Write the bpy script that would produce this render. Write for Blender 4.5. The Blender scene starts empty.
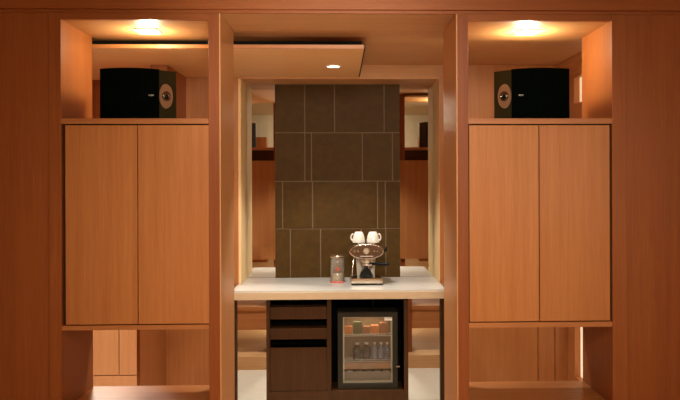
import bpy, bmesh, math, random
from mathutils import Vector, Matrix
random.seed(7)
PI = math.pi
C = bpy.context.scene.collection
EYE, F, YAW, ROLL = 1.65, 750.0, math.radians(1.8), math.radians(-0.19)
CX, CY = 339.5 + F * math.tan(YAW), 177.0
CAMR = Matrix.Rotation(-YAW, 3, 'Z') @ Matrix.Rotation(PI / 2, 3, 'X') @ Matrix.Rotation(ROLL, 3, 'Z')

def ray(px, py):
    return CAMR @ Vector(((px - CX) / F, -(py - CY) / F, -1))
def X(px, y, py=200):                      # width position of a photo column on the plane at depth y
    r = ray(px, py); return r.x * y / r.y
def Z(py, y, px=340):                      # height of a photo row on the plane at depth y
    r = ray(px, py); return EYE + r.z * y / r.y
def PZ(px, py, z):                         # point on a level plane
    r = ray(px, py); t = (z - EYE) / r.z; return r.x * t, r.y * t

# ------------------------------------------------------------------ materials
def newmat(name):
    m = bpy.data.materials.new(name); m.use_nodes = True
    nt = m.node_tree; return m, nt, nt.nodes['Principled BSDF']

def wood(name, c1, c2, axis='Z', rough=0.42, coat=0.12, spec=0.4, scale=1.0):
    m, nt, b = newmat(name); N, L = nt.nodes, nt.links
    tc = N.new('ShaderNodeTexCoord'); mp = N.new('ShaderNodeMapping')
    s = [38 * scale] * 3; s['XYZ'.index(axis)] = 1.1 * scale
    mp.inputs['Scale'].default_value = s
    L.new(tc.outputs['Object'], mp.inputs['Vector'])
    n1 = N.new('ShaderNodeTexNoise'); n1.inputs['Scale'].default_value = 1.0
    n1.inputs['Detail'].default_value = 5; n1.inputs['Roughness'].default_value = 0.6
    L.new(mp.outputs['Vector'], n1.inputs['Vector'])
    mp2 = N.new('ShaderNodeMapping'); s2 = [220 * scale] * 3; s2['XYZ'.index(axis)] = 7 * scale
    mp2.inputs['Scale'].default_value = s2
    L.new(tc.outputs['Object'], mp2.inputs['Vector'])
    n2 = N.new('ShaderNodeTexNoise'); n2.inputs['Scale'].default_value = 1.0; n2.inputs['Detail'].default_value = 2
    L.new(mp2.outputs['Vector'], n2.inputs['Vector'])
    mx = N.new('ShaderNodeMath'); mx.operation = 'MULTIPLY_ADD'; mx.inputs[1].default_value = 0.45
    L.new(n2.outputs['Fac'], mx.inputs[0])
    m3 = N.new('ShaderNodeMath'); m3.operation = 'MULTIPLY'; m3.inputs[1].default_value = 0.6
    L.new(n1.outputs['Fac'], m3.inputs[0]); L.new(m3.outputs[0], mx.inputs[2])
    cr = N.new('ShaderNodeValToRGB')
    cr.color_ramp.elements[0].position = 0.30; cr.color_ramp.elements[0].color = (*c1, 1)
    cr.color_ramp.elements[1].position = 0.75; cr.color_ramp.elements[1].color = (*c2, 1)
    L.new(mx.outputs[0], cr.inputs['Fac'])
    L.new(cr.outputs['Color'], b.inputs['Base Color'])
    b.inputs['Roughness'].default_value = rough
    b.inputs['Specular IOR Level'].default_value = spec
    b.inputs['Coat Weight'].default_value = coat; b.inputs['Coat Roughness'].default_value = 0.25
    bp = N.new('ShaderNodeBump'); bp.inputs['Strength'].default_value = 0.04; bp.inputs['Distance'].default_value = 0.002
    L.new(n2.outputs['Fac'], bp.inputs['Height']); L.new(bp.outputs['Normal'], b.inputs['Normal'])
    return m

def plain(name, col, rough=0.5, metal=0.0, var=0.06, spec=0.5, vscale=14.0, coat=0.0):
    m, nt, b = newmat(name); N, L = nt.nodes, nt.links
    tc = N.new('ShaderNodeTexCoord'); n = N.new('ShaderNodeTexNoise')
    n.inputs['Scale'].default_value = vscale; n.inputs['Detail'].default_value = 3
    L.new(tc.outputs['Object'], n.inputs['Vector'])
    cr = N.new('ShaderNodeValToRGB')
    cr.color_ramp.elements[0].position = 0.3; cr.color_ramp.elements[0].color = (*[c * (1 - var) for c in col], 1)
    cr.color_ramp.elements[1].position = 0.7; cr.color_ramp.elements[1].color = (*[min(1, c * (1 + var)) for c in col], 1)
    L.new(n.outputs['Fac'], cr.inputs['Fac']); L.new(cr.outputs['Color'], b.inputs['Base Color'])
    b.inputs['Roughness'].default_value = rough; b.inputs['Metallic'].default_value = metal
    b.inputs['Specular IOR Level'].default_value = spec; b.inputs['Coat Weight'].default_value = coat
    return m

def emit(name, col, s):
    m, nt, b = newmat(name)
    b.inputs['Base Color'].default_value = (*col, 1)
    b.inputs['Emission Color'].default_value = (*col, 1); b.inputs['Emission Strength'].default_value = s
    return m

def glassy(name, tint=(1, 1, 1), gloss=0.10, rough=0.03, haze=0.0, hazecol=(0.8, 0.8, 0.8)):
    m = bpy.data.materials.new(name); m.use_nodes = True; nt = m.node_tree; N, L = nt.nodes, nt.links
    N.clear(); out = N.new('ShaderNodeOutputMaterial')
    tr = N.new('ShaderNodeBsdfTransparent'); tr.inputs['Color'].default_value = (*tint, 1)
    gl = N.new('ShaderNodeBsdfGlossy'); gl.inputs['Roughness'].default_value = rough
    mx = N.new('ShaderNodeMixShader')
    lw = N.new('ShaderNodeLayerWeight'); lw.inputs['Blend'].default_value = 0.25
    mm = N.new('ShaderNodeMath'); mm.operation = 'MULTIPLY_ADD'; mm.inputs[1].default_value = 0.5; mm.inputs[2].default_value = gloss
    L.new(lw.outputs['Fresnel'], mm.inputs[0]); L.new(mm.outputs[0], mx.inputs['Fac'])
    L.new(tr.outputs[0], mx.inputs[1]); L.new(gl.outputs[0], mx.inputs[2])
    last = mx
    if haze:
        df = N.new('ShaderNodeBsdfDiffuse'); df.inputs['Color'].default_value = (*hazecol, 1)
        m2 = N.new('ShaderNodeMixShader'); m2.inputs['Fac'].default_value = haze
        L.new(mx.outputs[0], m2.inputs[1]); L.new(df.outputs[0], m2.inputs[2]); last = m2
    L.new(last.outputs[0], out.inputs['Surface'])
    return m

W1, W2 = (0.365, 0.125, 0.036), (0.505, 0.205, 0.066)
M = {}
M['wood'] = wood('cherry_veneer_upright', W1, W2, 'Z', spec=0.3, coat=0.05)
M['post'] = wood('dark_cherry_upright', (0.25, 0.070, 0.018), (0.36, 0.115, 0.030), 'Z', spec=0.25, coat=0.05)
M['pier'] = wood('cherry_pier_upright', (0.215, 0.054, 0.014), (0.305, 0.090, 0.024), 'Z', spec=0.25, coat=0.05)
M['jamb'] = wood('jamb_veneer', (0.56, 0.265, 0.100), (0.67, 0.345, 0.140), 'Z', rough=0.38, coat=0.05, spec=0.35)
M['panelceil'] = wood('ceiling_panel_veneer', (0.68, 0.350, 0.130), (0.80, 0.450, 0.185), 'X', rough=0.5, coat=0.0)
M['litwood'] = wood('lit_cherry_upright', (0.50, 0.235, 0.09), (0.62, 0.325, 0.135), 'Z', spec=0.3, coat=0.05)  # cherry made paler to stand in for light in the left recess
M['postx'] = wood('dark_cherry_level', (0.25, 0.070, 0.018), (0.36, 0.115, 0.030), 'X', spec=0.25, coat=0.03)
M['woodx'] = wood('cherry_veneer_level', W1, W2, 'X')
M['woody'] = wood('cherry_veneer_deep', W1, W2, 'Y')
M['door'] = wood('cabinet_door_veneer', (0.40, 0.140, 0.040), (0.535, 0.222, 0.072), 'Z', rough=0.40, coat=0.06, spec=0.3)
M['ceil'] = wood('ceiling_veneer', (0.45, 0.200, 0.072), (0.57, 0.280, 0.108), 'X', rough=0.5, coat=0.0)
M['pale'] = wood('pale_veneer', (0.80, 0.54, 0.27), (0.90, 0.65, 0.35), 'Z', rough=0.8, coat=0.0, spec=0.05)
M['walnut'] = wood('dark_walnut', (0.045, 0.018, 0.007), (0.085, 0.036, 0.012), 'Z', rough=0.5, coat=0.0, spec=0.12)
M['floorwood'] = wood('floor_boards', (0.56, 0.30, 0.125), (0.70, 0.42, 0.20), 'X', rough=0.35, coat=0.2, scale=0.5)
M['black'] = plain('matt_black', (0.003, 0.003, 0.003), 0.9, spec=0.03)
M['gap'] = plain('shadow_gap_black', (0.004, 0.003, 0.002), 0.9)
M['counter'] = plain('cream_stone', (0.60, 0.58, 0.53), 0.28, var=0.02, vscale=60, coat=0.2)
M['edge'] = plain('tan_edge', (0.58, 0.43, 0.275), 0.4, var=0.03)
M['whitefloor'] = plain('pale_stone_floor', (0.78, 0.75, 0.67), 0.35, var=0.03)
M['plaster'] = plain('cream_plaster', (0.62, 0.54, 0.40), 0.8, var=0.02)
M['tile'] = plain('brown_leather_tile', (0.066, 0.033, 0.007), 0.5, var=0.16, spec=0.1, vscale=22)
M['grout'] = plain('tile_joint', (0.17, 0.105, 0.055), 0.7)
m, nt, b = newmat('mirror_silver'); b.inputs['Metallic'].default_value = 1; b.inputs['Roughness'].default_value = 0.01
b.inputs['Base Color'].default_value = (0.86, 0.86, 0.80, 1); M['mirror'] = m
M['chrome'] = plain('chrome', (0.80, 0.76, 0.70), 0.12, 1.0, var=0.02)
M['brushed'] = plain('brushed_steel', (0.62, 0.52, 0.40), 0.28, 1.0, var=0.05)
M['china'] = plain('white_china', (0.82, 0.78, 0.70), 0.2, var=0.01, coat=0.3)
M['rubber'] = plain('black_plastic', (0.006, 0.005, 0.004), 0.4, spec=0.2)
M['grille'] = plain('black_grille_cloth', (0.0012, 0.0026, 0.0013), 0.9, spec=0.02, vscale=300, var=0.3)
M['baffle'] = plain('olive_black_panel', (0.026, 0.021, 0.006), 0.6, spec=0.15)
M['bronze'] = plain('bronze_plate', (0.33, 0.205, 0.115), 0.42, 0.35)
M['white'] = plain('white_enamel', (0.85, 0.83, 0.78), 0.4, var=0.01)
M['red'] = plain('red_lacquer', (0.60, 0.075, 0.055), 0.35)
M['redpale'] = plain('faded_red_base', (0.62, 0.16, 0.13), 0.3)
M['panelface'] = plain('coffee_machine_face', (0.14, 0.075, 0.043), 0.25, 0.5, var=0.05)
M['dial'] = plain('gauge_dial_face', (0.45, 0.36, 0.27), 0.3)
M['acrylic'] = glassy('clear_acrylic', (0.96, 0.93, 0.88), 0.10, 0.04, 0.10, (0.75, 0.66, 0.52))
M['fridgeglass'] = glassy('fridge_door_glass', (0.93, 0.93, 0.92), 0.05, 0.03)
M['fridgeframe'] = plain('fridge_frame_grey', (0.026, 0.022, 0.013), 0.5, var=0.05, spec=0.2)
M['liner'] = plain('fridge_liner', (0.20, 0.125, 0.062), 0.5)
M['seal'] = plain('fridge_seal', (0.62, 0.55, 0.44), 0.5)
M['wire'] = plain('white_wire', (0.70, 0.66, 0.58), 0.3)
M['bluebottle'] = glassy('pale_blue_bottle', (0.62, 0.68, 0.80), 0.12, 0.05, 0.30, (0.40, 0.44, 0.55))
M['darkjar'] = plain('dark_brown_bottle', (0.024, 0.017, 0.007), 0.25, coat=0.1, spec=0.3)
M['snack1'] = plain('orange_packet', (0.42, 0.13, 0.03), 0.45, var=0.15)
M['snack2'] = plain('dark_green_packet', (0.05, 0.055, 0.02), 0.45, var=0.2)
M['snack3'] = plain('brown_packet', (0.24, 0.085, 0.03), 0.45, var=0.2)
M['tin'] = plain('pale_tin', (0.60, 0.58, 0.55), 0.3, 0.4)
M['drawerfront'] = plain('amber_bin', (0.32, 0.15, 0.05), 0.35, var=0.12)
M['bin'] = glassy('frosted_bin', (0.85, 0.83, 0.80), 0.06, 0.2, 0.35, (0.6, 0.55, 0.48))
WARM = (1.0, 0.88, 0.70)
M['lamp'] = emit('lamp_lens', (1.0, 0.90, 0.64), 40)
M['lampspot'] = emit('spot_lens', (1.0, 0.88, 0.66), 12)
m, nt, b = newmat('frosted_pane_glow'); b.inputs['Base Color'].default_value = (0.9, 0.8, 0.62, 1)
b.inputs['Emission Color'].default_value = (1.0, 0.78, 0.5, 1); b.inputs['Emission Strength'].default_value = 0.55
b.inputs['Roughness'].default_value = 0.6; M['pane'] = m

# ------------------------------------------------------------------ mesh helpers
def box(bm, x0, x1, y0, y1, z0, z1, bev=0.0):
    vs = [bm.verts.new((x, y, z)) for x in sorted((x0, x1)) for y in sorted((y0, y1)) for z in sorted((z0, z1))]
    q = [(0, 1, 3, 2), (4, 6, 7, 5), (0, 4, 5, 1), (2, 3, 7, 6), (0, 2, 6, 4), (1, 5, 7, 3)]
    fs = [bm.faces.new([vs[i] for i in f]) for f in q]
    if bev:
        es = list({e for f in fs for e in f.edges})
        bmesh.ops.bevel(bm, geom=es, offset=bev, segments=2, affect='EDGES', profile=0.5)
def prism(bm, pts, z0, z1, axis='Z'):
    """outline in two axes, pushed along the third"""
    def co(p, t):
        return {'Z': (p[0], p[1], t), 'Y': (p[0], t, p[1]), 'X': (t, p[0], p[1])}[axis]
    a = [bm.verts.new(co(p, z0)) for p in pts]; b_ = [bm.verts.new(co(p, z1)) for p in pts]
    n = len(pts); fs = []
    for i in range(n):
        fs.append(bm.faces.new((a[i], a[(i + 1) % n], b_[(i + 1) % n], b_[i])))
    fs.append(bm.faces.new(a[::-1])); fs.append(bm.faces.new(b_))
    return fs
def lathe(bm, prof, c=(0, 0, 0), seg=28, axis='Z', cap=True):
    rings = []
    for r, h in prof:
        ring = []
        for k in range(seg):
            t = 2 * PI * k / seg; u, v = r * math.cos(t), r * math.sin(t)
            p = {'Z': (u, v, h), 'Y': (u, h, v), 'X': (h, u, v)}[axis]
            ring.append(bm.verts.new((c[0] + p[0], c[1] + p[1], c[2] + p[2])))
        rings.append(ring)
    for a, b_ in zip(rings, rings[1:]):
        for k in range(seg):
            f = bm.faces.new((a[k], a[(k + 1) % seg], b_[(k + 1) % seg], b_[k])); f.smooth = True
    if cap:
        bm.faces.new(rings[0][::-1]); bm.faces.new(rings[-1])
def tube(bm, pts, r, seg=10, closed=False):
    pts = [Vector(p) for p in pts]; n = len(pts); rings = []
    for i, p in enumerate(pts):
        if closed: d = pts[(i + 1) % n] - pts[i - 1]
        else: d = pts[min(i + 1, n - 1)] - pts[max(i - 1, 0)]
        d.normalize(); ref = Vector((0, 0, 1)) if abs(d.z) < 0.9 else Vector((0, 1, 0))
        u = d.cross(ref).normalized(); v = d.cross(u).normalized()
        rr = r[i] if isinstance(r, (list, tuple)) else r
        rings.append([bm.verts.new(p + (u * math.cos(2 * PI * k / seg) + v * math.sin(2 * PI * k / seg)) * rr) for k in range(seg)])
    rng = range(n) if closed else range(n - 1)
    for i in rng:
        a, b_ = rings[i], rings[(i + 1) % n]
        for k in range(seg):
            f = bm.faces.new((a[k], a[(k + 1) % seg], b_[(k + 1) % seg], b_[k])); f.smooth = True
    if not closed:
        bm.faces.new(rings[0][::-1]); bm.faces.new(rings[-1])
def ellipse(cx, cy, rx, ry, n=40):
    return [(cx + rx * math.cos(2 * PI * k / n), cy + ry * math.sin(2 * PI * k / n)) for k in range(n)]

WL = {}
def obj(name, bm, mat, parent=None):
    base = WL[parent.name] if parent else Vector((0, 0, 0))
    bmesh.ops.recalc_face_normals(bm, faces=bm.faces)
    bmesh.ops.translate(bm, verts=bm.verts, vec=-base)
    me = bpy.data.meshes.new(name); bm.to_mesh(me); bm.free()
    if mat: me.materials.append(mat)
    o = bpy.data.objects.new(name, me); C.objects.link(o)
    if parent: o.parent = parent
    WL[o.name] = base
    return o
def B(*boxes, bev=0.0):
    bm = bmesh.new()
    for b_ in boxes: box(bm, *b_, bev=bev)
    return bm
def tag(o, label, cat, group=None, kind=None):
    o['label'] = label; o['category'] = cat
    if group: o['group'] = group
    if kind: o['kind'] = kind
    return o
def thing(name, label, cat, loc, group=None):
    o = bpy.data.objects.new(name, None); C.objects.link(o); o.location = loc
    o.empty_display_size = 0.05
    WL[o.name] = Vector(loc); return tag(o, label, cat, group)
def struct(name, bm, mat, label=None, parent=None):
    o = obj(name, bm, mat, parent); o['kind'] = 'structure'
    if label: o['label'] = label
    return o

# ------------------------------------------------------------------ key depths and heights
Y0, Y1, YW, Y2 = 3.66, 4.12, 5.35, 5.68
YC, YK = 5.03, 5.085
PLAT = 0.11
ZC = EYE - 100 * Y2 / F                       # counter top
ZCEIL = 2.45
ZN = EYE + 157 * Y0 / F                       # ceiling of the two open niches
ZSLAB = 2.361
ZSOF = 2.35
zcb0 = Z(299.3, YC)

# ------------------------------------------------------------------ setting
struct('floor', B((-2.7, 2.7, -2.6, 4.24, -0.05, PLAT)), M['floorwood'], 'raised timber floor in front of the bar')
o = struct('floor_corridor', B((-2.7, 2.7, 4.24, 6.3, -0.05, 0.0)), M['whitefloor'], 'pale stone floor along the back wall')
bm = B((-2.7, 2.7, Y0 + 0.02, 6.3, ZCEIL, ZCEIL + 0.1))
struct('ceiling', bm, M['ceil'], 'wood veneer ceiling over the bar')
struct('ceiling_front', B((-2.7, 2.7, -2.6, Y0 - 0.02, 2.80, 2.9)), M['plaster'], 'cream ceiling of the room in front')
# beam across the top of the picture
struct('trim_1', B((-2.7, 2.7, Y0 - 0.02, Y0 + 0.02, Z(9.3, Y0 - 0.02), 2.85), (-2.7, 2.7, Y0 + 0.004, Y0 + 0.0195, ZCEIL - .001, Z(9.3, Y0 - 0.02) + .004)), M['postx'], 'long wooden beam across the top')
# side panels beyond the two units
xl, xr = X(49, Y0), X(627, Y0)
struct('wall_left', B((-2.7, xl - 0.003, Y0 + 0.012, Y0 + 0.09, PLAT, ZCEIL)), M['post'], 'wood panel left of the left unit')
struct('wall_right', B((xr + 0.003, 2.7, Y0 + 0.012, Y0 + 0.09, PLAT, ZCEIL)), M['post'], 'wood panel right of the right unit')
struct('wall_front', B((-2.7, 2.7, -2.7, -2.6, PLAT, 2.85)), M['plaster'], 'cream wall at the far end of the front room')
struct('wall_front_panel', B((-1.8, -1.33, -2.6, -2.3, PLAT, 2.38), (1.46, 1.85, -2.6, -2.3, PLAT, 2.38)), M['post'], 'dark wood panels on the far wall of the front room')
struct('wall_front_left', B((-2.8, -2.7, -2.7, Y0 + 0.1, PLAT, 2.85)), M['plaster'], 'cream wall of the front room')
struct('wall_front_right', B((2.7, 2.8, -2.7, Y0 + 0.1, PLAT, 2.85)), M['plaster'], 'cream wall of the front room')
# back wall with the shallow bar recess
nl, nr = X(246.8, Y2), X(433.5, Y2)           # recess sides (they run straight back)
up_l = X(186, YW, 79); lo_l = X(166, YW, 350)
wr = X(567, YW, 68)
bm = B((up_l, nl - 0.03, YW, 6.3, 1.25, ZCEIL), (lo_l, nl - 0.03, YW, 6.3, 0, 1.25))
bm2 = bmesh.new()
struct('wall_back_left', bm, M['door'], 'wood back wall left of the bar recess')
g1, g2 = X(538, YW, 350), X(555, YW, 350)
struct('wall_back_right', B((nr + 0.03, g1 - .003, YW, 6.3, 0, ZCEIL), (g1 + .003, g2 - .003, YW, 6.3, 0, ZCEIL), (g2 + .003, wr + .02, YW, 6.3, 0, ZCEIL)),
       M['door'], 'wood back wall right of the bar recess')
struct('wall_back', B((nl - .03, nr + .03, Y2 + 0.03, 6.3, 0, ZCEIL)), M['woodx'], 'wall behind tiles and mirrors')
struct('trim_2', B((X(238.4, YW) + .0005, nl, YW - 0.004, Y2 + .03, zcb0, ZSOF)), M['pale'], 'pale wood side of the bar recess, left')
struct('trim_3', B((nr, nr + .03, YW - 0.004, Y2 + .03, zcb0, ZSOF)), M['pale'], 'pale wood side of the bar recess, right')
struct('trim_4', B((nl - .03, nr + .03, YW - 0.004, Y2 + .03, ZSOF, ZCEIL)), M['ceil'], 'wooden lintel above the bar recess')
for k, (a, b_) in enumerate(((X(232, YW), X(238.4, YW)), (nr + .002, X(446, YW)))):
    struct('trim_%d' % (5 + k), B((a, b_, YW - 0.016, YW, ZC, ZSOF + .02)), M['wood'], 'upright wooden board beside the bar recess')
# left recess behind the left unit: stepped fin and a deeper wall
fy = 4.66
struct('wall_fin', B((lo_l - .02, lo_l, fy, YW, 0, 1.25), (up_l - .10, up_l, 4.76, YW, 1.25, ZCEIL)), M['post'], 'wood fin wall behind the left unit')
yd = 5.97
gx = X(119, yd, 350)
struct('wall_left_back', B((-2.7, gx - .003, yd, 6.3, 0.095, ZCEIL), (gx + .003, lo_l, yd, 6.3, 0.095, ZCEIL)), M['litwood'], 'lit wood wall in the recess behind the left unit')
struct('recess_shade_block', B((-2.7, lo_l - .02, 5.5, yd - .001, 1.70, ZSLAB - .001)), M['post'], 'dark wood block added to shade the upper recess behind the left unit')  # added block, keeps the upper recess dark above its light
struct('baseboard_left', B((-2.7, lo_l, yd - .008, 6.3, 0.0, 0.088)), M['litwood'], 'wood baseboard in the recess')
struct('wall_corridor_left', B((-2.8, -2.7, Y0 + .1, 6.3, 0, ZCEIL)), M['wood'])
# right end wall of the corridor; pane glows itself in place of light behind
ye = 5.19
struct('wall_corridor_right', B((wr, wr + .1, ye, YW, 0, ZCEIL), (wr, wr + .1, Y0 + .1, 4.55, 0, ZCEIL),
       (wr, wr + .1, 4.55, ye, Z(77, 5.15, 576), ZCEIL), (wr, wr + .1, 4.55, ye, 0, 0.25), (wr, wr + .1, 4.55, ye, 1.2, Z(103.5, 5.15, 576))), M['wood'])
struct('window_1', B((wr + .04, wr + .06, 4.55, ye, 0.25, 1.2), (wr + .04, wr + .06, 4.55, ye, Z(103.5, 5.15, 576), Z(77, 5.15, 576))), M['pane'], 'frosted glass strip, soft light set as its own glow')
bm = bmesh.new()
prism(bm, [(wr, ZCEIL), (wr, ZCEIL - .10), (wr - .03, ZCEIL - .085), (wr - .035, ZCEIL - .05), (wr - .07, ZCEIL - .035), (wr - .075, ZCEIL)], Y0 + .3, YW, 'Y')
struct('trim_7', bm, M['woody'], 'crown moulding at the right end wall')

# suspended ceiling panel with dark shadow gap
sx = X(364, 4.16, 47)
t = thing('ceiling_panel', 'suspended wood ceiling panel edged by a dark gap, above the bar counter', 'ceiling panel', (-1.0, 4.7, ZSLAB))
bm = bmesh.new()
prism(bm, [(-2.69, 4.16), (sx, 4.16), (sx, YW - .006), (up_l - .11, YW - .006), (up_l - .11, yd - .01), (-2.69, yd - .01)], ZSLAB, ZSLAB + .021)
p = obj('panel', bm, M['panelceil'], t)
obj('edge', B((-2.69, sx, 4.150, 4.1595, ZSLAB, ZSLAB + .021)), M['woodx'], t)  # darker strip added to tone down light on the panel's front lip
bm = B((-2.68, sx - .004, 4.42, YW - .01, ZSLAB + .021, ZCEIL - .001), (sx + .0005, sx + .008, 4.16, YW - .01, ZSLAB + .002, ZSLAB + .021))  # black block and side bead stand in for shade in the gap
p = obj('gap_shade', bm, M['gap'], t); p['label'] = 'black filling that stands in for shade in the gap above the panel'

# ------------------------------------------------------------------ ceiling lamps
def lamp(px, py, z, size, label, mat, power, round_=False, group=None, spot=None):
    x, y = PZ(px, py, z)
    t = thing('ceiling_downlight', label, 'downlight', (x, y, z), group)
    h = size / 2
    if round_:
        bm = bmesh.new(); lathe(bm, [(h + .014, -.006), (h + .014, 0.0), (h, 0.0), (h, -.006), (h + .014, -.006)], (x, y, z), cap=False)
        obj('rim', bm, M['white'], t)
        bm = bmesh.new(); lathe(bm, [(h, -.004), (h, 0.0)], (x, y, z)); obj('lens', bm, mat, t)
    else:
        w = .008
        bm = B((x - h - w, x - h, y - h - w, y + h + w, z - .006, z), (x + h, x + h + w, y - h - w, y + h + w, z - .006, z),
               (x - h, x + h, y - h - w, y - h, z - .006, z), (x - h, x + h, y + h, y + h + w, z - .006, z))
        obj('rim', bm, M['white'], t)
        obj('lens', B((x - h, x + h, y - h, y + h, z - .009, z), bev=.003), mat, t)
        ld = bpy.data.lights.new('downlight_bulb', 'POINT'); ld.energy = power; ld.color = (1.0, .90, .62); ld.shadow_soft_size = .03
        lo = bpy.data.objects.new('downlight_bulb', ld); C.objects.link(lo); lo.location = (x, y, z - .075)
    if spot:
        ld = bpy.data.lights.new('downlight_beam', 'SPOT'); ld.spot_size, ld.spot_blend = spot; ld.shadow_soft_size = 0.03
        ld.energy = power; ld.color = (1.0, .98, .92)
        lo = bpy.data.objects.new('downlight_beam', ld); C.objects.link(lo); lo.location = (x, y, z - .024)
    return t
lamp(148, 30.6, ZN, 0.10, 'square lit downlight over the loudspeaker in the left niche', M['lamp'], 6.3, group='niche downlights')
lamp(527, 31.6, ZN, 0.10, 'square lit downlight over the loudspeaker in the right niche', M['lamp'], 9.8, group='niche downlights')
lamp(333.5, 66, ZSLAB, 0.075, 'small round lit downlight in the suspended panel over the counter', M['lampspot'], 60, True, spot=(math.radians(104), 0.45))

def light(kind, loc, rot, energy, size=0.3, color=WARM, sy=None, spot=None):
    ld = bpy.data.lights.new('unseen_light', kind); ld.energy = energy; ld.color = color
    if kind == 'AREA':
        ld.size = size
        if sy: ld.shape = 'RECTANGLE'; ld.size_y = sy
    elif kind == 'SPOT':
        ld.spot_size, ld.spot_blend = spot; ld.shadow_soft_size = size
    o = bpy.data.objects.new('unseen_light', ld); C.objects.link(o); o.location = loc; o.rotation_euler = rot
    return o
def aim(loc, to):
    return (Vector(to) - Vector(loc)).to_track_quat('-Z', 'Y').to_euler()
light('AREA', (0.15, 0.3, 2.78), (math.radians(38), 0, 0), 24, 1.0)
L0 = (0.15, 0.2, 2.6)
light('SPOT', L0, aim(L0, (0.12, 3.66, 1.45)), 275, 0.25, spot=(math.radians(54), 1.0))
light('AREA', (2.25, -0.4, 1.75), (math.radians(90), 0, math.radians(28)), 11, 0.9)
for xq in (-1.0, 0.0, 1.0):  # spots added over the front floor, their bounce brightens ceilings
    light('SPOT', (xq, 2.1, 2.75), (0, 0, 0), 85 if xq > .5 else 118, 0.08, spot=(math.radians(62), 0.4))
for xq in (-.55, .55):  # spots added to light the corridor floor and bounce upward
    light('SPOT', (xq, 4.74, 2.35), (0, 0, 0), 78 if xq < 0 else 44, 0.05, color=(1, .9, .76), spot=(math.radians(52), 0.5))
light('AREA', (-1.85, 5.75, 1.68), (0, 0, 0), 29, 0.2, color=(1, .97, .88))
light('AREA', (0.0, -1.7, 2.75), (math.radians(-35), 0, 0), 45, 0.6)  # added to brighten the far wall of the front room
L1 = (0.0, 1.2, 0.9)
light('SPOT', L1, aim(L1, (-0.2, 4.35, 2.70)), 150, 0.10, color=(1, .94, .80), spot=(math.radians(32), 1.0))  # low uplight added to brighten ceiling and suspended panel

# ------------------------------------------------------------------ the two storage units
def unit(side, label):
    if side == 'left':
        po, pi, po2 = X(49, Y0), X(61.3, Y0), None
        qi, qo = X(208.7, Y0), X(219.5, Y0)          # inner pier
        ca, cb, cm = X(64.8, Y0), X(209.3, Y0), X(137.6, Y0)
        zt, zs, zb, zbb = Z(124, Y0, 137), Z(118.3, Y0, 137), Z(324.2, Y0, 137), Z(330, Y0, 137)
        post, pier, hx = (po, pi), (qi, qo), (pi, qi)
    else:
        qo, qi = X(458, Y0), X(468.6, Y0)
        pi, po = X(612.3, Y0), X(627, Y0)
        ca, cb, cm = X(469, Y0), X(610.3, Y0), X(539.3, Y0)
        zt, zs, zb, zbb = Z(124, Y0, 540), Z(118.3, Y0, 540), Z(321.2, Y0, 540), Z(327.5, Y0, 540)
        post, pier, hx = (pi, po), (qo, qi), (qi, pi)
    t = thing('storage_unit', label, 'cabinet', ((hx[0] + hx[1]) / 2, (Y0 + Y1) / 2, PLAT))
    obj('post', B((post[0], post[1], Y0, Y1, PLAT, ZCEIL - .002), bev=.0015), M['post'], t)
    obj('post', B((pier[0], pier[1], Y0, Y1, PLAT, ZCEIL - .002), bev=.0015), M['pier'], t)
    jx = (pier[1], pier[1] + .006) if side == 'left' else (pier[0] - .006, pier[0])
    obj('jamb_lining', B((jx[0], jx[1], Y0 + .004, Y1 - .002, PLAT, ZCEIL - .002)), M['jamb'], t)
    x0, x1 = hx
    obj('header', B((x0, x1, Y0 + .006, Y0 + .03, ZN, ZCEIL - .002)), M['postx'], t)
    obj('niche_ceiling', B((x0, x1, Y0 + .031, Y1 + .075, ZN, ZN + .02)), M['ceil'], t)
    obj('shelf', B((x0, x1, Y0 + .002, Y1, zt + .001, zs), bev=.001), M['woodx'], t)
    bm = B((x0, x1, Y0 + .026, Y1 - .02, zbb + .004, zt))
    obj('cabinet_box', bm, M['walnut'], t)
    obj('bottom_board', B((x0, x1, Y0 + .004, Y1 - .004, zbb, zb - .006)), M['woodx'], t)
    g = .0022
    xa, xb = (ca, cb)
    obj('door', B((xa + g, cm - g, Y0 + .002, Y0 + .022, zb, zt - .006), bev=.001), M['door'], t)
    obj('door', B((cm + g, xb - g, Y0 + .002, Y0 + .022, zb, zt - .006), bev=.001), M['door'], t)
    ra, rb = min(post[0], pier[0]), max(post[1], pier[1])
    obj('back_panel', B((ra, rb, Y1 + .001, Y1 + .016, .86, 1.81)), M['wood'], t)
    zl = EYE - 206.3 * Y1 / F
    obj('lower_shelf', B((x0, x1, Y0 + .004, Y1, zl - .03, zl)), M['woodx'], t)
    obj('apron', B((x0, x1, Y1 - .03, Y1 - .01, zl - .20, zl - .03)), M['woodx'], t)
    return x0, x1, zs
Lx0, Lx1, LZ = unit('left', 'tall wooden unit of two doors between open niches, left of the bar')
Rx0, Rx1, RZ = unit('right', 'tall wooden unit of two doors between open niches, right of the bar')

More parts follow.
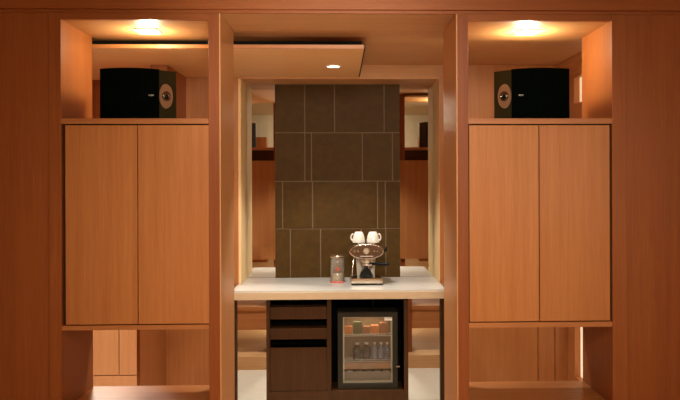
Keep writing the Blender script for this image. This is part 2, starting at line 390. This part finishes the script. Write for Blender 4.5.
# ------------------------------------------------------------------ loudspeakers
def text_bm(s, size, depth=0.0006, shear=0.0):
    cu = bpy.data.curves.new('txt', 'FONT'); cu.body = s; cu.size = size; cu.extrude = depth; cu.shear = shear
    cu.align_x = 'CENTER'; cu.align_y = 'CENTER'
    o = bpy.data.objects.new('txt', cu); C.objects.link(o)
    dg = bpy.context.evaluated_depsgraph_get(); me = bpy.data.meshes.new_from_object(o.evaluated_get(dg))
    bm = bmesh.new(); bm.from_mesh(me); bpy.data.objects.remove(o); bpy.data.curves.remove(cu); bpy.data.meshes.remove(me)
    return bm
def speaker(xa, xb, xs, z0, z1, mirror, label):
    """xa..xb: left and right ends in the photo; xs: where grille and bare strip meet"""
    w = xb - xa; yf = 3.725
    t = thing('loudspeaker', label, 'speaker', ((xa + xb) / 2, yf + .12, z0), 'loudspeakers in the niches')
    def u2(u):                              # u: 0 grille end .. 1 strip end -> front curve depth
        return yf + 0.040 * max(0, (0.42 - u) / 0.42) ** 2 + 0.125 * max(0, (u - 0.42) / 0.58) ** 2
    def xu(u): return xb - u * w if mirror else xa + u * w
    us = [i / 24 for i in range(25)]; usep = (xb - xs) / w if mirror else (xs - xa) / w
    h = z1 - z0
    k_ = .052 * (1 if mirror else -1)
    pts = [(xu(u), u2(u) + .010) for u in us] + [(xu(1) + k_, yf + .25), (xu(0), yf + .25)]
    bm = bmesh.new(); prism(bm, pts, z0, z1 - .002); obj('cabinet', bm, M['rubber'], t)
    g = [u for u in us if u < usep] + [usep]
    bm = bmesh.new(); prism(bm, [(xu(u), u2(u) - .004) for u in g] + [(xu(u), u2(u) + .011) for u in g[::-1]], z0 + .003, z1)
    obj('grille', bm, M['grille'], t)
    g = [usep] + [u for u in us if u > usep]
    bm = bmesh.new(); prism(bm, [(xu(u), u2(u)) for u in g] + [(xu(u), u2(u) + .011) for u in g[::-1]], z0 + .003, z1 - .003)
    obj('front_strip', bm, M['baffle'], t)
    # oval plate with a ring tweeter; local frame on the strip
    um = (usep + 1) / 2 - .02; cxx, cyy = xu(um), u2(um); du = .02
    d = Vector((xu(um + du) - xu(um - du), u2(um + du) - u2(um - du), 0)).normalized()
    if d.x < 0: d = -d
    nrm = Vector((d.y, -d.x, 0)); up = Vector((0, 0, 1)); cz = z0 + h * .48
    O = Vector((cxx, cyy, cz))
    def fr(bm): bmesh.ops.transform(bm, matrix=Matrix(((d.x, up.x, nrm.x, O.x), (d.y, up.y, nrm.y, O.y), (d.z, up.z, nrm.z, O.z), (0, 0, 0, 1))), verts=bm.verts)
    rx, ry = .038, .062
    bm = bmesh.new(); prism(bm, ellipse(0, 0, rx, ry), -.012, .006)
    bmesh.ops.bevel(bm, geom=[e for e in bm.edges if all(v.co.z > 0 for v in e.verts)], offset=.003, segments=2, affect='EDGES')
    fr(bm); pl = obj('oval_plate', bm, M['bronze'], t); pl['label'] = 'bronze oval plate'
    bm = bmesh.new(); lathe(bm, [(.0245, .006), (.0245, .0105), (.0185, .0105), (.0170, .007)], seg=32, cap=True)
    fr(bm); obj('tweeter', bm, M['rubber'], pl)
    bm = bmesh.new(); tube(bm, [(.0205 * math.cos(a * PI / 16), .0205 * math.sin(a * PI / 16), .0105) for a in range(32)], .0012, 6, True)
    tube(bm, [(.0125 * math.cos(a * PI / 12), .0125 * math.sin(a * PI / 12), .0085) for a in range(-2, 15)], .0019, 6)
    fr(bm); obj('tweeter_ring', bm, M['chrome'], pl)
    bm = bmesh.new(); lathe(bm, [(.009, .006), (.008, .010), (.004, .012), (.0005, .0125)], seg=20)
    fr(bm); obj('tweeter_dome', bm, M['rubber'], pl)
    # maker's badge near the strip
    bx = X(148.4, yf, 94) if not mirror else X(523.2, yf, 94)
    bm = text_bm('BOSE', .0100, .0006, .25)
    bmesh.ops.scale(bm, vec=(1.7, 1, 1), verts=bm.verts)
    ub = (bx - xa) / w if not mirror else (xb - bx) / w
    bmesh.ops.transform(bm, matrix=Matrix.Translation((bx, u2(ub) - .0062, z0 + h * .475)) @ Matrix.Rotation(PI / 2, 4, 'X') @ Matrix.Rotation(0, 4, 'Z'), verts=bm.verts)
    obj('badge', bm, M['white'], t)
ys = 3.745
speaker(X(99.3, ys), X(175.3, 3.83), X(158.8, ys + .02), LZ, Z(67.6, 3.72, 135), False, 'black loudspeaker in the left niche, bronze oval at its right end')
speaker(X(495.6, 3.83), X(570.8, ys), X(512.5, ys + .02), RZ, Z(67.6, 3.72, 535), True, 'black loudspeaker in the right niche, bronze oval at its left end')

# ------------------------------------------------------------------ bar recess: tiles and mirrors
tl, tr = X(275.2, Y2 - .02), X(400, Y2 - .02)
rows = [84.5, 132.7, 181.2, 228.6, 278]
cols = [[305, 334.8, 384.4], [305, 311.6, 362.5, 392.6], [282.6, 312.6, 377.5, 385.3], [290.3, 320.5, 361, 385.6]]
t = thing('tile_panel', 'dark brown tiled wall panel with pale joints behind the coffee machine', 'wall panel', ((tl + tr) / 2, Y2, ZC))
obj('backing', B((tl, tr, Y2 - .016, Y2 + .028, ZC + .001, ZSOF - .001)), M['grout'], t)
bm = bmesh.new(); g = .0042
for r in range(4):
    zt_, zb_ = Z(rows[r], Y2 - .02), Z(rows[r + 1], Y2 - .02)
    xs_ = [tl - g] + [X(c, Y2 - .02) for c in cols[r]] + [tr + g]
    for a, b_ in zip(xs_, xs_[1:]):
        box(bm, a + g, b_ - g, Y2 - .022, Y2 - .015, max(zb_ + g, ZC + .002), min(zt_ - g, ZSOF - .002), bev=.0012)
obj('tiles', bm, M['tile'], t)
def mirror(a, b_, z0, z1, label, y=Y2):
    m_ = tag(obj('wall_mirror', B((a, b_, y, y + .006, z0, z1)), M['mirror']), label, 'mirror', 'mirrors of the bar recess'); return m_
mirror(nl + .001, tl - .001, ZC + .001, ZSOF - .001, 'tall narrow mirror left of the dark tiles, above the counter')
mirror(tr + .001, nr - .001, ZC + .001, ZSOF - .001, 'tall narrow mirror right of the dark tiles, above the counter')

# ------------------------------------------------------------------ counter
zct = ZC; zcb = Z(299.3, YC)
cl_, cr_ = X(231.5, YC), X(445.5, YC)
t = thing('countertop', 'cream stone bar countertop under the dark tile panel', 'countertop', (0, 5.3, zcb))
bm = bmesh.new()
fs = prism(bm, [(cl_, YC), (cr_, YC), (cr_, YW - .018), (nr - .001, YW - .018), (nr - .001, Y2 - .001), (nl + .001, Y2 - .001), (nl + .001, YW - .018), (cl_, YW - .018)], zcb, zct)
bmesh.ops.bevel(bm, geom=[e for e in bm.edges if all(abs(v.co.y - YC) < 1e-4 for v in e.verts)], offset=.002, segments=2, affect='EDGES')
obj('slab', bm, M['counter'], t)
e_ = obj('front_edge', B((cl_, cr_, YC - .004, YC - .0005, zcb, Z(292.2, YC)), bev=.001), M['edge'], t); e_['label'] = 'tan front edge'
pa = obj('end_support', B((X(232.6, YW), X(236.7, YW), YW - .030, YW, 0, zcb)), M['walnut'], t)
pb = obj('end_support', B((X(439.5, YW), X(446, YW), YW - .030, YW, 0, zcb)), M['walnut'], t)

# dark cabinet under the counter
ka, kb = X(265.8, YK), X(407.8, YK)
kz0 = 0.0; yb = YW - .012
mirror(X(236.8, YW), ka + .05, 0.002, zcb - .002, 'mirror under the counter, left of the dark drawers', YW - .004)
mirror(kb - .05, X(439.4, YW), 0.002, zcb - .002, 'mirror under the counter, right of the small fridge', YW - .004)
zz = lambda p: Z(p, YK)
xx = lambda p: X(p, YK, 345)
t = thing('drawer_cabinet', 'dark walnut cabinet with drawers and a fridge bay under the counter', 'cabinet', ((ka + kb) / 2, YK + .2, 0))
s1, s2, s3, s4 = xx(269.8), xx(327), xx(331.3), xx(404)
obj('side_panel', B((ka, s1, YK, yb, 0, zcb - .001), bev=.001), M['walnut'], t)
obj('side_panel', B((s4, kb, YK, yb, 0, zcb - .001), bev=.001), M['walnut'], t)
obj('divider', B((s2, s3, YK, yb, 0, zcb - .001), bev=.001), M['walnut'], t)
zr = zz(391)
obj('base_rail', B((s1, s2, YK, yb, zr - .11, zr), (s3, s4, YK, yb, zr - .11, zr), bev=.001), M['walnut'], t)
obj('back', B((s1, s2, yb - .02, yb, zr, zcb - .001), (s3, s4, yb - .02, yb, zr, zcb - .001)), M['black'], t)
obj('lining', B((s1, s2, YK + .10, yb - .02, zz(347.5), zcb - .001), (s3, s3 + .003, YK + .004, yb - .02, zr, zcb - .002),
                (s4 - .003, s4, YK + .004, yb - .02, zr, zcb - .002), (s3, s4, YK + .03, yb - .02, zcb - .012, zcb - .002)), M['black'], t)
for a, b_ in ((307, 319), (328, 339)):
    obj('drawer', B((s1 + .002, s2 - .002, YK + .004, YK + .10, zz(b_), zz(a)), bev=.001), M['walnut'], t)
obj('door', B((s1 + .002, s2 - .002, YK + .004, YK + .024, zr + .003, zz(347.5)), bev=.001), M['walnut'], t)

# small fridge
YF = YK + .03
fx = lambda p: X(p, YF, 345)
fz = lambda p: Z(p, YF)
fa, fb, ft, fbt = fx(337.8), fx(397.6), fz(312.6), fz(389.3)
if fbt < zr: fbt = zr
t = thing('fridge', 'small glass-door fridge in the bay of the dark counter cabinet', 'fridge', ((fa + fb) / 2, YF + .2, zr))
yfb = yb - .03; w = .022
obj('body', B((fa, fa + w, YF + .045, yfb, zr, ft), (fb - w, fb, YF + .045, yfb, zr, ft), (fa + w, fb - w, YF + .045, yfb, ft - w, ft),
              (fa + w, fb - w, YF + .045, yfb, zr, zr + .03), (fa + w, fb - w, yfb - .02, yfb, zr + .03, ft - w)), M['fridgeframe'], t)
ia, ib, iz0, iz1 = fa + w, fb - w, zr + .03, ft - w
e = .004
obj('liner', B((ia, ia + e, YF + .046, yfb - .02, iz0, iz1), (ib - e, ib, YF + .046, yfb - .02, iz0, iz1), (ia + e, ib - e, yfb - .026, yfb - .02, iz0, iz1),
               (ia + e, ib - e, YF + .046, yfb - .026, iz0, iz0 + e), (ia + e, ib - e, YF + .046, yfb - .026, iz1 - e, iz1)), M['liner'], t)
ga, gb, gt, gbt = fx(342.9), fx(392.6), fz(317.2), fz(384)
d = obj('door', B((fa, ga, YF, YF + .04, fbt, ft), (gb, fb, YF, YF + .04, fbt, ft), (ga, gb, YF, YF + .04, gt, ft), (ga, gb, YF, YF + .04, fbt, gbt), bev=.0012), M['fridgeframe'], t)
obj('glass', B((ga, gb, YF + .015, YF + .021, gbt, gt)), M['fridgeglass'], d)
s_ = obj('seal', B((ga, ga + .010, YF + .022, YF + .044, gbt, gt), (gb - .010, gb, YF + .022, YF + .044, gbt, gt), (ga + .01, gb - .01, YF + .022, YF + .044, gt - .010, gt), (ga + .01, gb - .01, YF + .022, YF + .044, gbt, gbt + .012)), M['seal'], d)
s_['label'] = 'pale seal behind the glass'
obj('price_tag', B((fx(384.5), fx(392.3), YF + .008, YF + .0148, fz(321.2), fz(318))), M['white'], d)
obj('handle', B((fx(396.0), fx(399.6), YF - .006, YF + .002, fz(367.6), fz(366.6))), M['brushed'], d)
# wire shelves
ysh0, ysh1 = YF + .06, yfb - .03
sh = [Z(336.2, ysh0), Z(361.8, ysh0), Z(371.3, ysh0)]
for k, z_ in enumerate(sh[:2]):
    bm = bmesh.new(); x0, x1 = ia + e + .001, ib - e - .001
    tube(bm, [(x0, ysh0, z_), (x1, ysh0, z_), (x1, ysh1, z_), (x0, ysh1, z_)], .0022, 6, True)
    for q in range(1, 18):
        xq = x0 + (x1 - x0) * q / 18; tube(bm, [(xq, ysh0, z_), (xq, ysh1, z_)], .0012, 5)
    tube(bm, [(x0, ysh0, z_ + .012), (x1, ysh0, z_ + .012)], .0018, 6)
    obj('wire_shelf', bm, M['wire'], t)
obj('shelf_front', B((ia + .012, ib - .012, ysh0 - .006, ysh0 - .003, sh[1] - .050, sh[1] - .006)), M['drawerfront'], t)
obj('bin', B((ia + .012, ib - .012, ysh0 - .004, ysh0, iz0 + .005, sh[2] - .004), (ia + .012, ib - .012, ysh0, ysh1, iz0 + .005, iz0 + .009)), M['bin'], t)
ld = bpy.data.lights.new('fridge_lamp', 'AREA'); ld.energy = .42; ld.size = .25; ld.color = (1, .86, .66); ld.shape = 'RECTANGLE'; ld.size_y = .03
lo = bpy.data.objects.new('fridge_lamp', ld); C.objects.link(lo); lo.location = ((ia + ib) / 2, YF + .075, iz1 - .008)

# contents of the fridge
def bottle_profile(h, r, neck=.38):
    return [(r * .9, 0), (r, .004), (r, h * .58), (r * .85, h * .68), (r * neck, h * .82), (r * neck, h * .93)]
def bottle(x, y, z, h, r, mat, capm, label, group, name='bottle'):
    t = thing(name, label, 'bottle', (x, y, z), group)
    bm = bmesh.new(); lathe(bm, bottle_profile(h, r), (x, y, z), 18); obj('glass_body', bm, mat, t)
    bm = bmesh.new(); lathe(bm, [(r * .45, h * .90), (r * .45, h), (r * .40, h * 1.01)], (x, y, z), 14); obj('cap', bm, capm, t)
zs1 = sh[1] + .0025
pl = ['first', 'second']
for k, p in enumerate((357.2, 366.4)):
    y_ = ysh0 + .045
    bottle(X(p, y_, 352), y_, zs1, .118, .031, M['darkjar'], M['tin'],
           ('dark round bottle on the lower fridge shelf, at its left end', 'dark round bottle beside the blue bottles on the lower fridge shelf')[k], 'dark bottles in the fridge')
names = ['pale blue bottle next to the dark bottles on the lower fridge shelf', 'pale blue bottle in the middle of the three on the lower fridge shelf', 'pale blue bottle at the right end of the lower fridge shelf']
for k, p in enumerate((374.6, 381, 387.2)):
    y_ = ysh0 + .04
    bottle(X(p, y_, 352), y_, zs1, .118, .0205, M['bluebottle'], M['tin'], names[k], 'blue bottles in the fridge')
zs0 = sh[0] + .0025
snack = [(348.5, 8, .060, 'snack1', 'orange snack packet at the left end of the upper fridge shelf'), (357.5, 8.6, .092, 'snack2', 'dark green snack packet on the upper fridge shelf'),
         (366.2, 7, .058, 'snack3', 'brown snack packet right of the green one on the upper fridge shelf'), (374.5, 8, .066, 'snack1', 'orange snack packet right of the middle of the upper fridge shelf'),
         (383.5, 8, .084, 'snack3', 'tall brown snack packet at the right end of the upper fridge shelf')]
for p, wpx, h, mt, lab in snack:
    y_ = ysh0 + .05; xc_ = X(p, y_, 328); hw = wpx * y_ / F / 2
    bm = bmesh.new()
    prism(bm, [(xc_ - hw, zs0), (xc_ + hw, zs0), (xc_ + hw * 1.02, zs0 + h * .5), (xc_ + hw * .94, zs0 + h), (xc_ - hw * .94, zs0 + h), (xc_ - hw * 1.02, zs0 + h * .5)], y_ - .022, y_ + .022, 'Y')
    bmesh.ops.bevel(bm, geom=list(bm.edges), offset=.003, segments=1, affect='EDGES')
    tag(obj('snack_packet', bm, M[mt]), lab, 'snack', 'snack packets in the fridge')
zs2 = iz0 + .0095
ords = ['leftmost', 'second from left', 'middle', 'second from right', 'rightmost']
for k, p in enumerate((349.5, 358.6, 367.8, 377, 386)):
    y_ = ysh0 + .04; bm = bmesh.new(); c = (X(p, y_, 378), y_, zs2); r = .024
    lathe(bm, [(r * .92, 0), (r, .004), (r, .062), (r * .9, .067), (r * .86, .065)], c, 18)
    t2 = thing('drink_can', 'pale drinks can in the bottom fridge bin, %s of five' % ords[k], 'can', c, 'cans in the bottom bin')
    obj('can_body', bm, M['tin'], t2)
    bm = bmesh.new(); lathe(bm, [(.009, .065), (.009, .0665), (.003, .067)], c, 10); obj('tab', bm, M['chrome'], t2)
# short cable hanging above the fridge
bm = bmesh.new(); xq = xx(373.4)
tube(bm, [(xq, YK + .06, zcb - .012), (xq + .001, YK + .055, zz(303.5)), (xq - .001, YK + .06, zz(307))], .004, 8)
tag(obj('cable', bm, M['baffle']), 'short dark cable hanging above the small fridge', 'cable')

# ------------------------------------------------------------------ coffee machine
ym = 5.30
mx_ = lambda p: X(p, ym, 265)
mz = lambda p: Z(p, ym)
xc = mx_(366.3)
t = thing('espresso_machine', 'chrome coffee machine with oval front on the cream counter', 'coffee machine', (xc, ym + .1, ZC))
xa, xb = mx_(350.6), mx_(382.4)
yf = PZ(366, 285.4, ZC)[1]
bm = bmesh.new(); zb1 = ZC + .004
box(bm, xa + .004, xb - .004, yf + .004, yf + .25, ZC + .0005, ZC + .014, bev=.003)
obj('foot', bm, M['rubber'], t)
obj('base', B((xa, xb, yf, yf + .255, ZC + .012, ZC + .044), bev=.005), M['brushed'], t)
dt = obj('drip_tray', B((xa + .006, xb - .006, yf - .004, yf + .15, ZC + .026, ZC + .049), bev=.003), M['chrome'], t)
bm = bmesh.new()
for k in range(9):
    xk = xa + .02 + (xb - xa - .04) * k / 8; box(bm, xk - .004, xk + .004, yf + .006, yf + .135, ZC + .0492, ZC + .0512)
obj('grate', bm, M['rubber'], dt)
# rear column and boiler housing
zo0, zo1 = mz(258.7), mz(243.4); zo = (zo0 + zo1) / 2; rz = (zo1 - zo0) / 2; rx = (mx_(383.6) - mx_(349)) / 2
bm = bmesh.new()
prism(bm, [(xc - .062, ZC + .04), (xc + .062, ZC + .04), (xc + .075, zo), (xc - .075, zo)], yf + .165, yf + .235, 'Y')
bmesh.ops.bevel(bm, geom=list(bm.edges), offset=.004, segments=2, affect='EDGES')
obj('column', bm, M['china'], t)
bm = bmesh.new(); n = 48
prof = [(0.0, 1.0), (0.0, 1.0)]
rings = []
for s, yy in ((.86, yf + .012), (1.0, yf + .024), (1.0, yf + .20), (.93, yf + .235), (.7, yf + .25)):
    rings.append([bm.verts.new((xc + rx * s * math.cos(2 * PI * k / n), yy, zo + rz * s * math.sin(2 * PI * k / n))) for k in range(n)])
for a, b_ in zip(rings, rings[1:]):
    for k in range(n):
        f = bm.faces.new((a[k], a[(k + 1) % n], b_[(k + 1) % n], b_[k])); f.smooth = True
bm.faces.new(rings[0]); bm.faces.new(rings[-1])
hs = obj('housing', bm, M['brushed'], t)
bm = bmesh.new(); rim = [(xc + rx * .93 * math.cos(2 * PI * k / n), yf + .013, zo + rz * .91 * math.sin(2 * PI * k / n)) for k in range(n)]
tube(bm, rim, .0048, 8, True); obj('rim', bm, M['chrome'], hs)
bm = bmesh.new(); prism(bm, [(p[0], p[1]) for p in ellipse(xc, zo, rx * .92, rz * .90, n)], yf + .008, yf + .014, 'Y'); fp = obj('front_plate', bm, M['panelface'], t)
bm = bmesh.new(); lathe(bm, [(.024, yf + .002), (.024, yf + .010)], (xc - .002, 0, zo + .004), 28, 'Y'); obj('gauge', bm, M['chrome'], fp)
bm = bmesh.new(); lathe(bm, [(.018, yf + .0005), (.018, yf + .003)], (xc - .002, 0, zo + .004), 28, 'Y')
obj('gauge_dial', bm, M['dial'], fp)
for dx in (-.083, -.060, .055, .076):
    bm = bmesh.new(); lathe(bm, [(.0075, yf + .001), (.0085, yf + .004), (.0085, yf + .010)], (xc + dx, 0, zo + .004), 16, 'Y'); obj('button', bm, M['chrome'], fp)
bm = B((xc - .045, xc + .045, yf + .006, yf + .0085, zo - .034, zo - .030)); obj('stripe', bm, M['china'], fp)
# steam knob right, steam wand left
bm = bmesh.new(); lathe(bm, [(.010, rx - .006), (.016, rx + .004), (.018, rx + .012), (.014, rx + .022)], (xc, yf + .06, zo + .010), 18, 'X'); obj('steam_knob', bm, M['rubber'], t)
bm = bmesh.new(); xw = mx_(352.6)
tube(bm, [(xw + .012, yf + .07, zo0 + .02), (xw + .006, yf + .065, zo0 - .01), (xw, yf + .05, zo0 - .06), (xw - .002, yf + .045, mz(276))], [.005, .005, .0045, .0035], 8)
obj('steam_wand', bm, M['chrome'], t)
# group head, filter holder, handle
gx_, gy_ = xc + .004, yf + .075
bm = bmesh.new(); lathe(bm, [(.030, zo0 - .034), (.046, zo0 - .030), (.048, zo0 - .006), (.042, zo0 + .012)], (gx_, gy_, 0), 28); obj('group_head', bm, M['brushed'], t)
bm = bmesh.new(); lathe(bm, [(.012, zo0 - .062), (.030, zo0 - .056), (.038, zo0 - .046), (.038, zo0 - .032)], (gx_, gy_, 0), 28)
pf = obj('filter_holder', bm, M['chrome'], t)
hz = mz(263.6)
bm = bmesh.new(); hx0 = mx_(372); hx1 = mx_(388)
tube(bm, [(gx_ + .030, gy_ - .012, hz), (hx0, gy_ - .04, hz), (hx0 + .006, gy_ - .043, hz), (hx0 + .03, gy_ - .055, hz + .002), (hx1 - .012, gy_ - .085, hz + .002), (hx1, gy_ - .095, hz + .001)], [.006, .006, .0105, .0115, .0135, .008], 12)
obj('handle', bm, M['rubber'], pf)
bm = bmesh.new()
for s in (-1, 1): tube(bm, [(gx_, gy_, zo0 - .058), (gx_ + s * .014, gy_ - .004, zo0 - .066), (gx_ + s * .018, gy_ - .004, zo0 - .080)], .0055, 8)
obj('spout', bm, M['chrome'], pf)
# dark cup stand in the middle of the tray
bm = bmesh.new(); zt0 = ZC + .0515
prism(bm, [(xc - .047, zt0), (xc + .047, zt0), (xc + .040, zt0 + .028), (xc + .020, zt0 + .052), (xc + .016, zt0 + .066), (xc - .012, zt0 + .066), (xc - .018, zt0 + .052), (xc - .040, zt0 + .028)], gy_ - .03, gy_ + .05, 'Y')
bmesh.ops.bevel(bm, geom=list(bm.edges), offset=.003, segments=2, affect='EDGES'); obj('cup_stand', bm, M['rubber'], t)
bm = B((xc - .06, xc + .06, yf + .03, yf + .18, zo1 - .006, zo1 + .002), bev=.002); obj('cup_warmer', bm, M['chrome'], t)

def cup(px0, lab, hs_, tilt):
    z0 = zo1 + .0025; x = mx_(px0); y = yf + .095
    r0, r1, h = .046, .0265, (mz(231.6) - mz(244.2)) * .86
    t = thing('coffee_cup', lab, 'cup', (x, y, z0), 'cups on the coffee machine')
    bm = bmesh.new()
    lathe(bm, [(r0 - .004, .001), (r0, 0), (r0, .003), (r0 * .97, h * .3), (r0 * .86, h * .62), (r1 * 1.12, h * .92), (r1, h * .95), (r1 * .95, h), (r1 * .8, h), (r1 * .75, h * .975)], (x, y, z0), 32)
    obj('body', bm, M['china'], t)
    bm = bmesh.new(); pts = []
    for k in range(11):
        a = -PI / 2 + PI * k / 10
        pts.append((x + hs_ * (r0 * .80 + .019 * math.cos(a)), y - .012 , z0 + h * .50 + .024 * math.sin(a)))
    tube(bm, pts, .0055, 8); obj('handle', bm, M['china'], t)
cup(358.9, 'upturned white cup on the coffee machine, its handle pointing left', -1, 0)
cup(373.2, 'upturned white cup on the coffee machine, its handle pointing right', 1, 0)

# ------------------------------------------------------------------ canister
yc_ = 5.40
x0 = X(337.4, yc_, 270); zt_ = Z(255, yc_); r = 7.0 * yc_ / F
t = thing('canister', 'clear cylindrical canister with a red mark, left of the coffee machine', 'canister', (x0, yc_, ZC))
bm = bmesh.new(); lathe(bm, [(r * 1.03, 0.0005), (r * 1.06, .003), (r * 1.06, .010), (r, .013)], (x0, yc_, ZC), 36); k_ = obj('base', bm, M['redpale'], t); k_['label'] = 'pale red base'
bm = bmesh.new(); h = zt_ - ZC; lathe(bm, [(r, .013), (r, h - .016), (r * .95, h - .016), (r * .95, .015)], (x0, yc_, ZC), 36, cap=False); obj('clear_body', bm, M['acrylic'], t)
bm = bmesh.new(); lathe(bm, [(r * .4, .0145), (r * .90, .0145), (r * .90, .066), (r * .3, .068)], (x0, yc_, ZC), 28); obj('contents', bm, M['china'], t)
bm = bmesh.new(); lathe(bm, [(r * 1.04, h - .018), (r * 1.07, h - .014), (r * 1.07, h - .003), (r * 1.02, h), (r * .3, h + .002)], (x0, yc_, ZC), 36); obj('lid', bm, M['brushed'], t)
# red mark wrapped on the front of the cylinder
bm = bmesh.new(); zc_ = Z(268.4, yc_) ; s = .0018
out = [(0, 9), (3.2, 5), (4.5, 1.5), (8.5, -1.5), (9, -4), (6, -5.6), (2.4, -4.6), (0, -6), (-2.4, -4.6), (-6, -5.6), (-9, -4), (-8.5, -1.5), (-4.5, 1.5), (-3.2, 5)]
vs = []
for lay in (r * 1.006, r * 1.02):
    vs.append([bm.verts.new((x0 + lay * math.sin(u * s / r), yc_ - lay * math.cos(u * s / r), zc_ + v * s)) for u, v in out])
n = len(out)
for i in range(n): bm.faces.new((vs[0][i], vs[0][(i + 1) % n], vs[1][(i + 1) % n], vs[1][i]))
bm.faces.new(vs[0]); bm.faces.new(vs[1][::-1])
obj('mark', bm, M['red'], t)

# ------------------------------------------------------------------ camera and render look
cd = bpy.data.cameras.new('camera'); cam = bpy.data.objects.new('camera', cd); C.objects.link(cam)
cd.sensor_fit = 'HORIZONTAL'; cd.sensor_width = 36; cd.lens = F * 36 / 680
cd.shift_x = (340 - CX) / 680; cd.shift_y = (CY - 200) / 680
cam.matrix_world = Matrix.Translation((0, 0, EYE)) @ CAMR.to_4x4()
cd.clip_start = 0.02
sc = bpy.context.scene; sc.camera = cam
w_ = bpy.data.worlds.new('world'); w_.use_nodes = True; sc.world = w_
w_.node_tree.nodes['Background'].inputs['Color'].default_value = (1.0, 0.72, 0.45, 1)
w_.node_tree.nodes['Background'].inputs['Strength'].default_value = 0.02
vs_ = sc.view_settings; vs_.view_transform = 'Standard'; vs_.look = 'None'; vs_.gamma = 1.0; vs_.use_curve_mapping = False
vs_.exposure = 0.3
cy = sc.cycles
cy.use_denoising = True; cy.max_bounces = 10; cy.diffuse_bounces = 5; cy.glossy_bounces = 6; cy.transparent_max_bounces = 12
cy.caustics_reflective = False; cy.caustics_refractive = False; cy.sample_clamp_indirect = 6
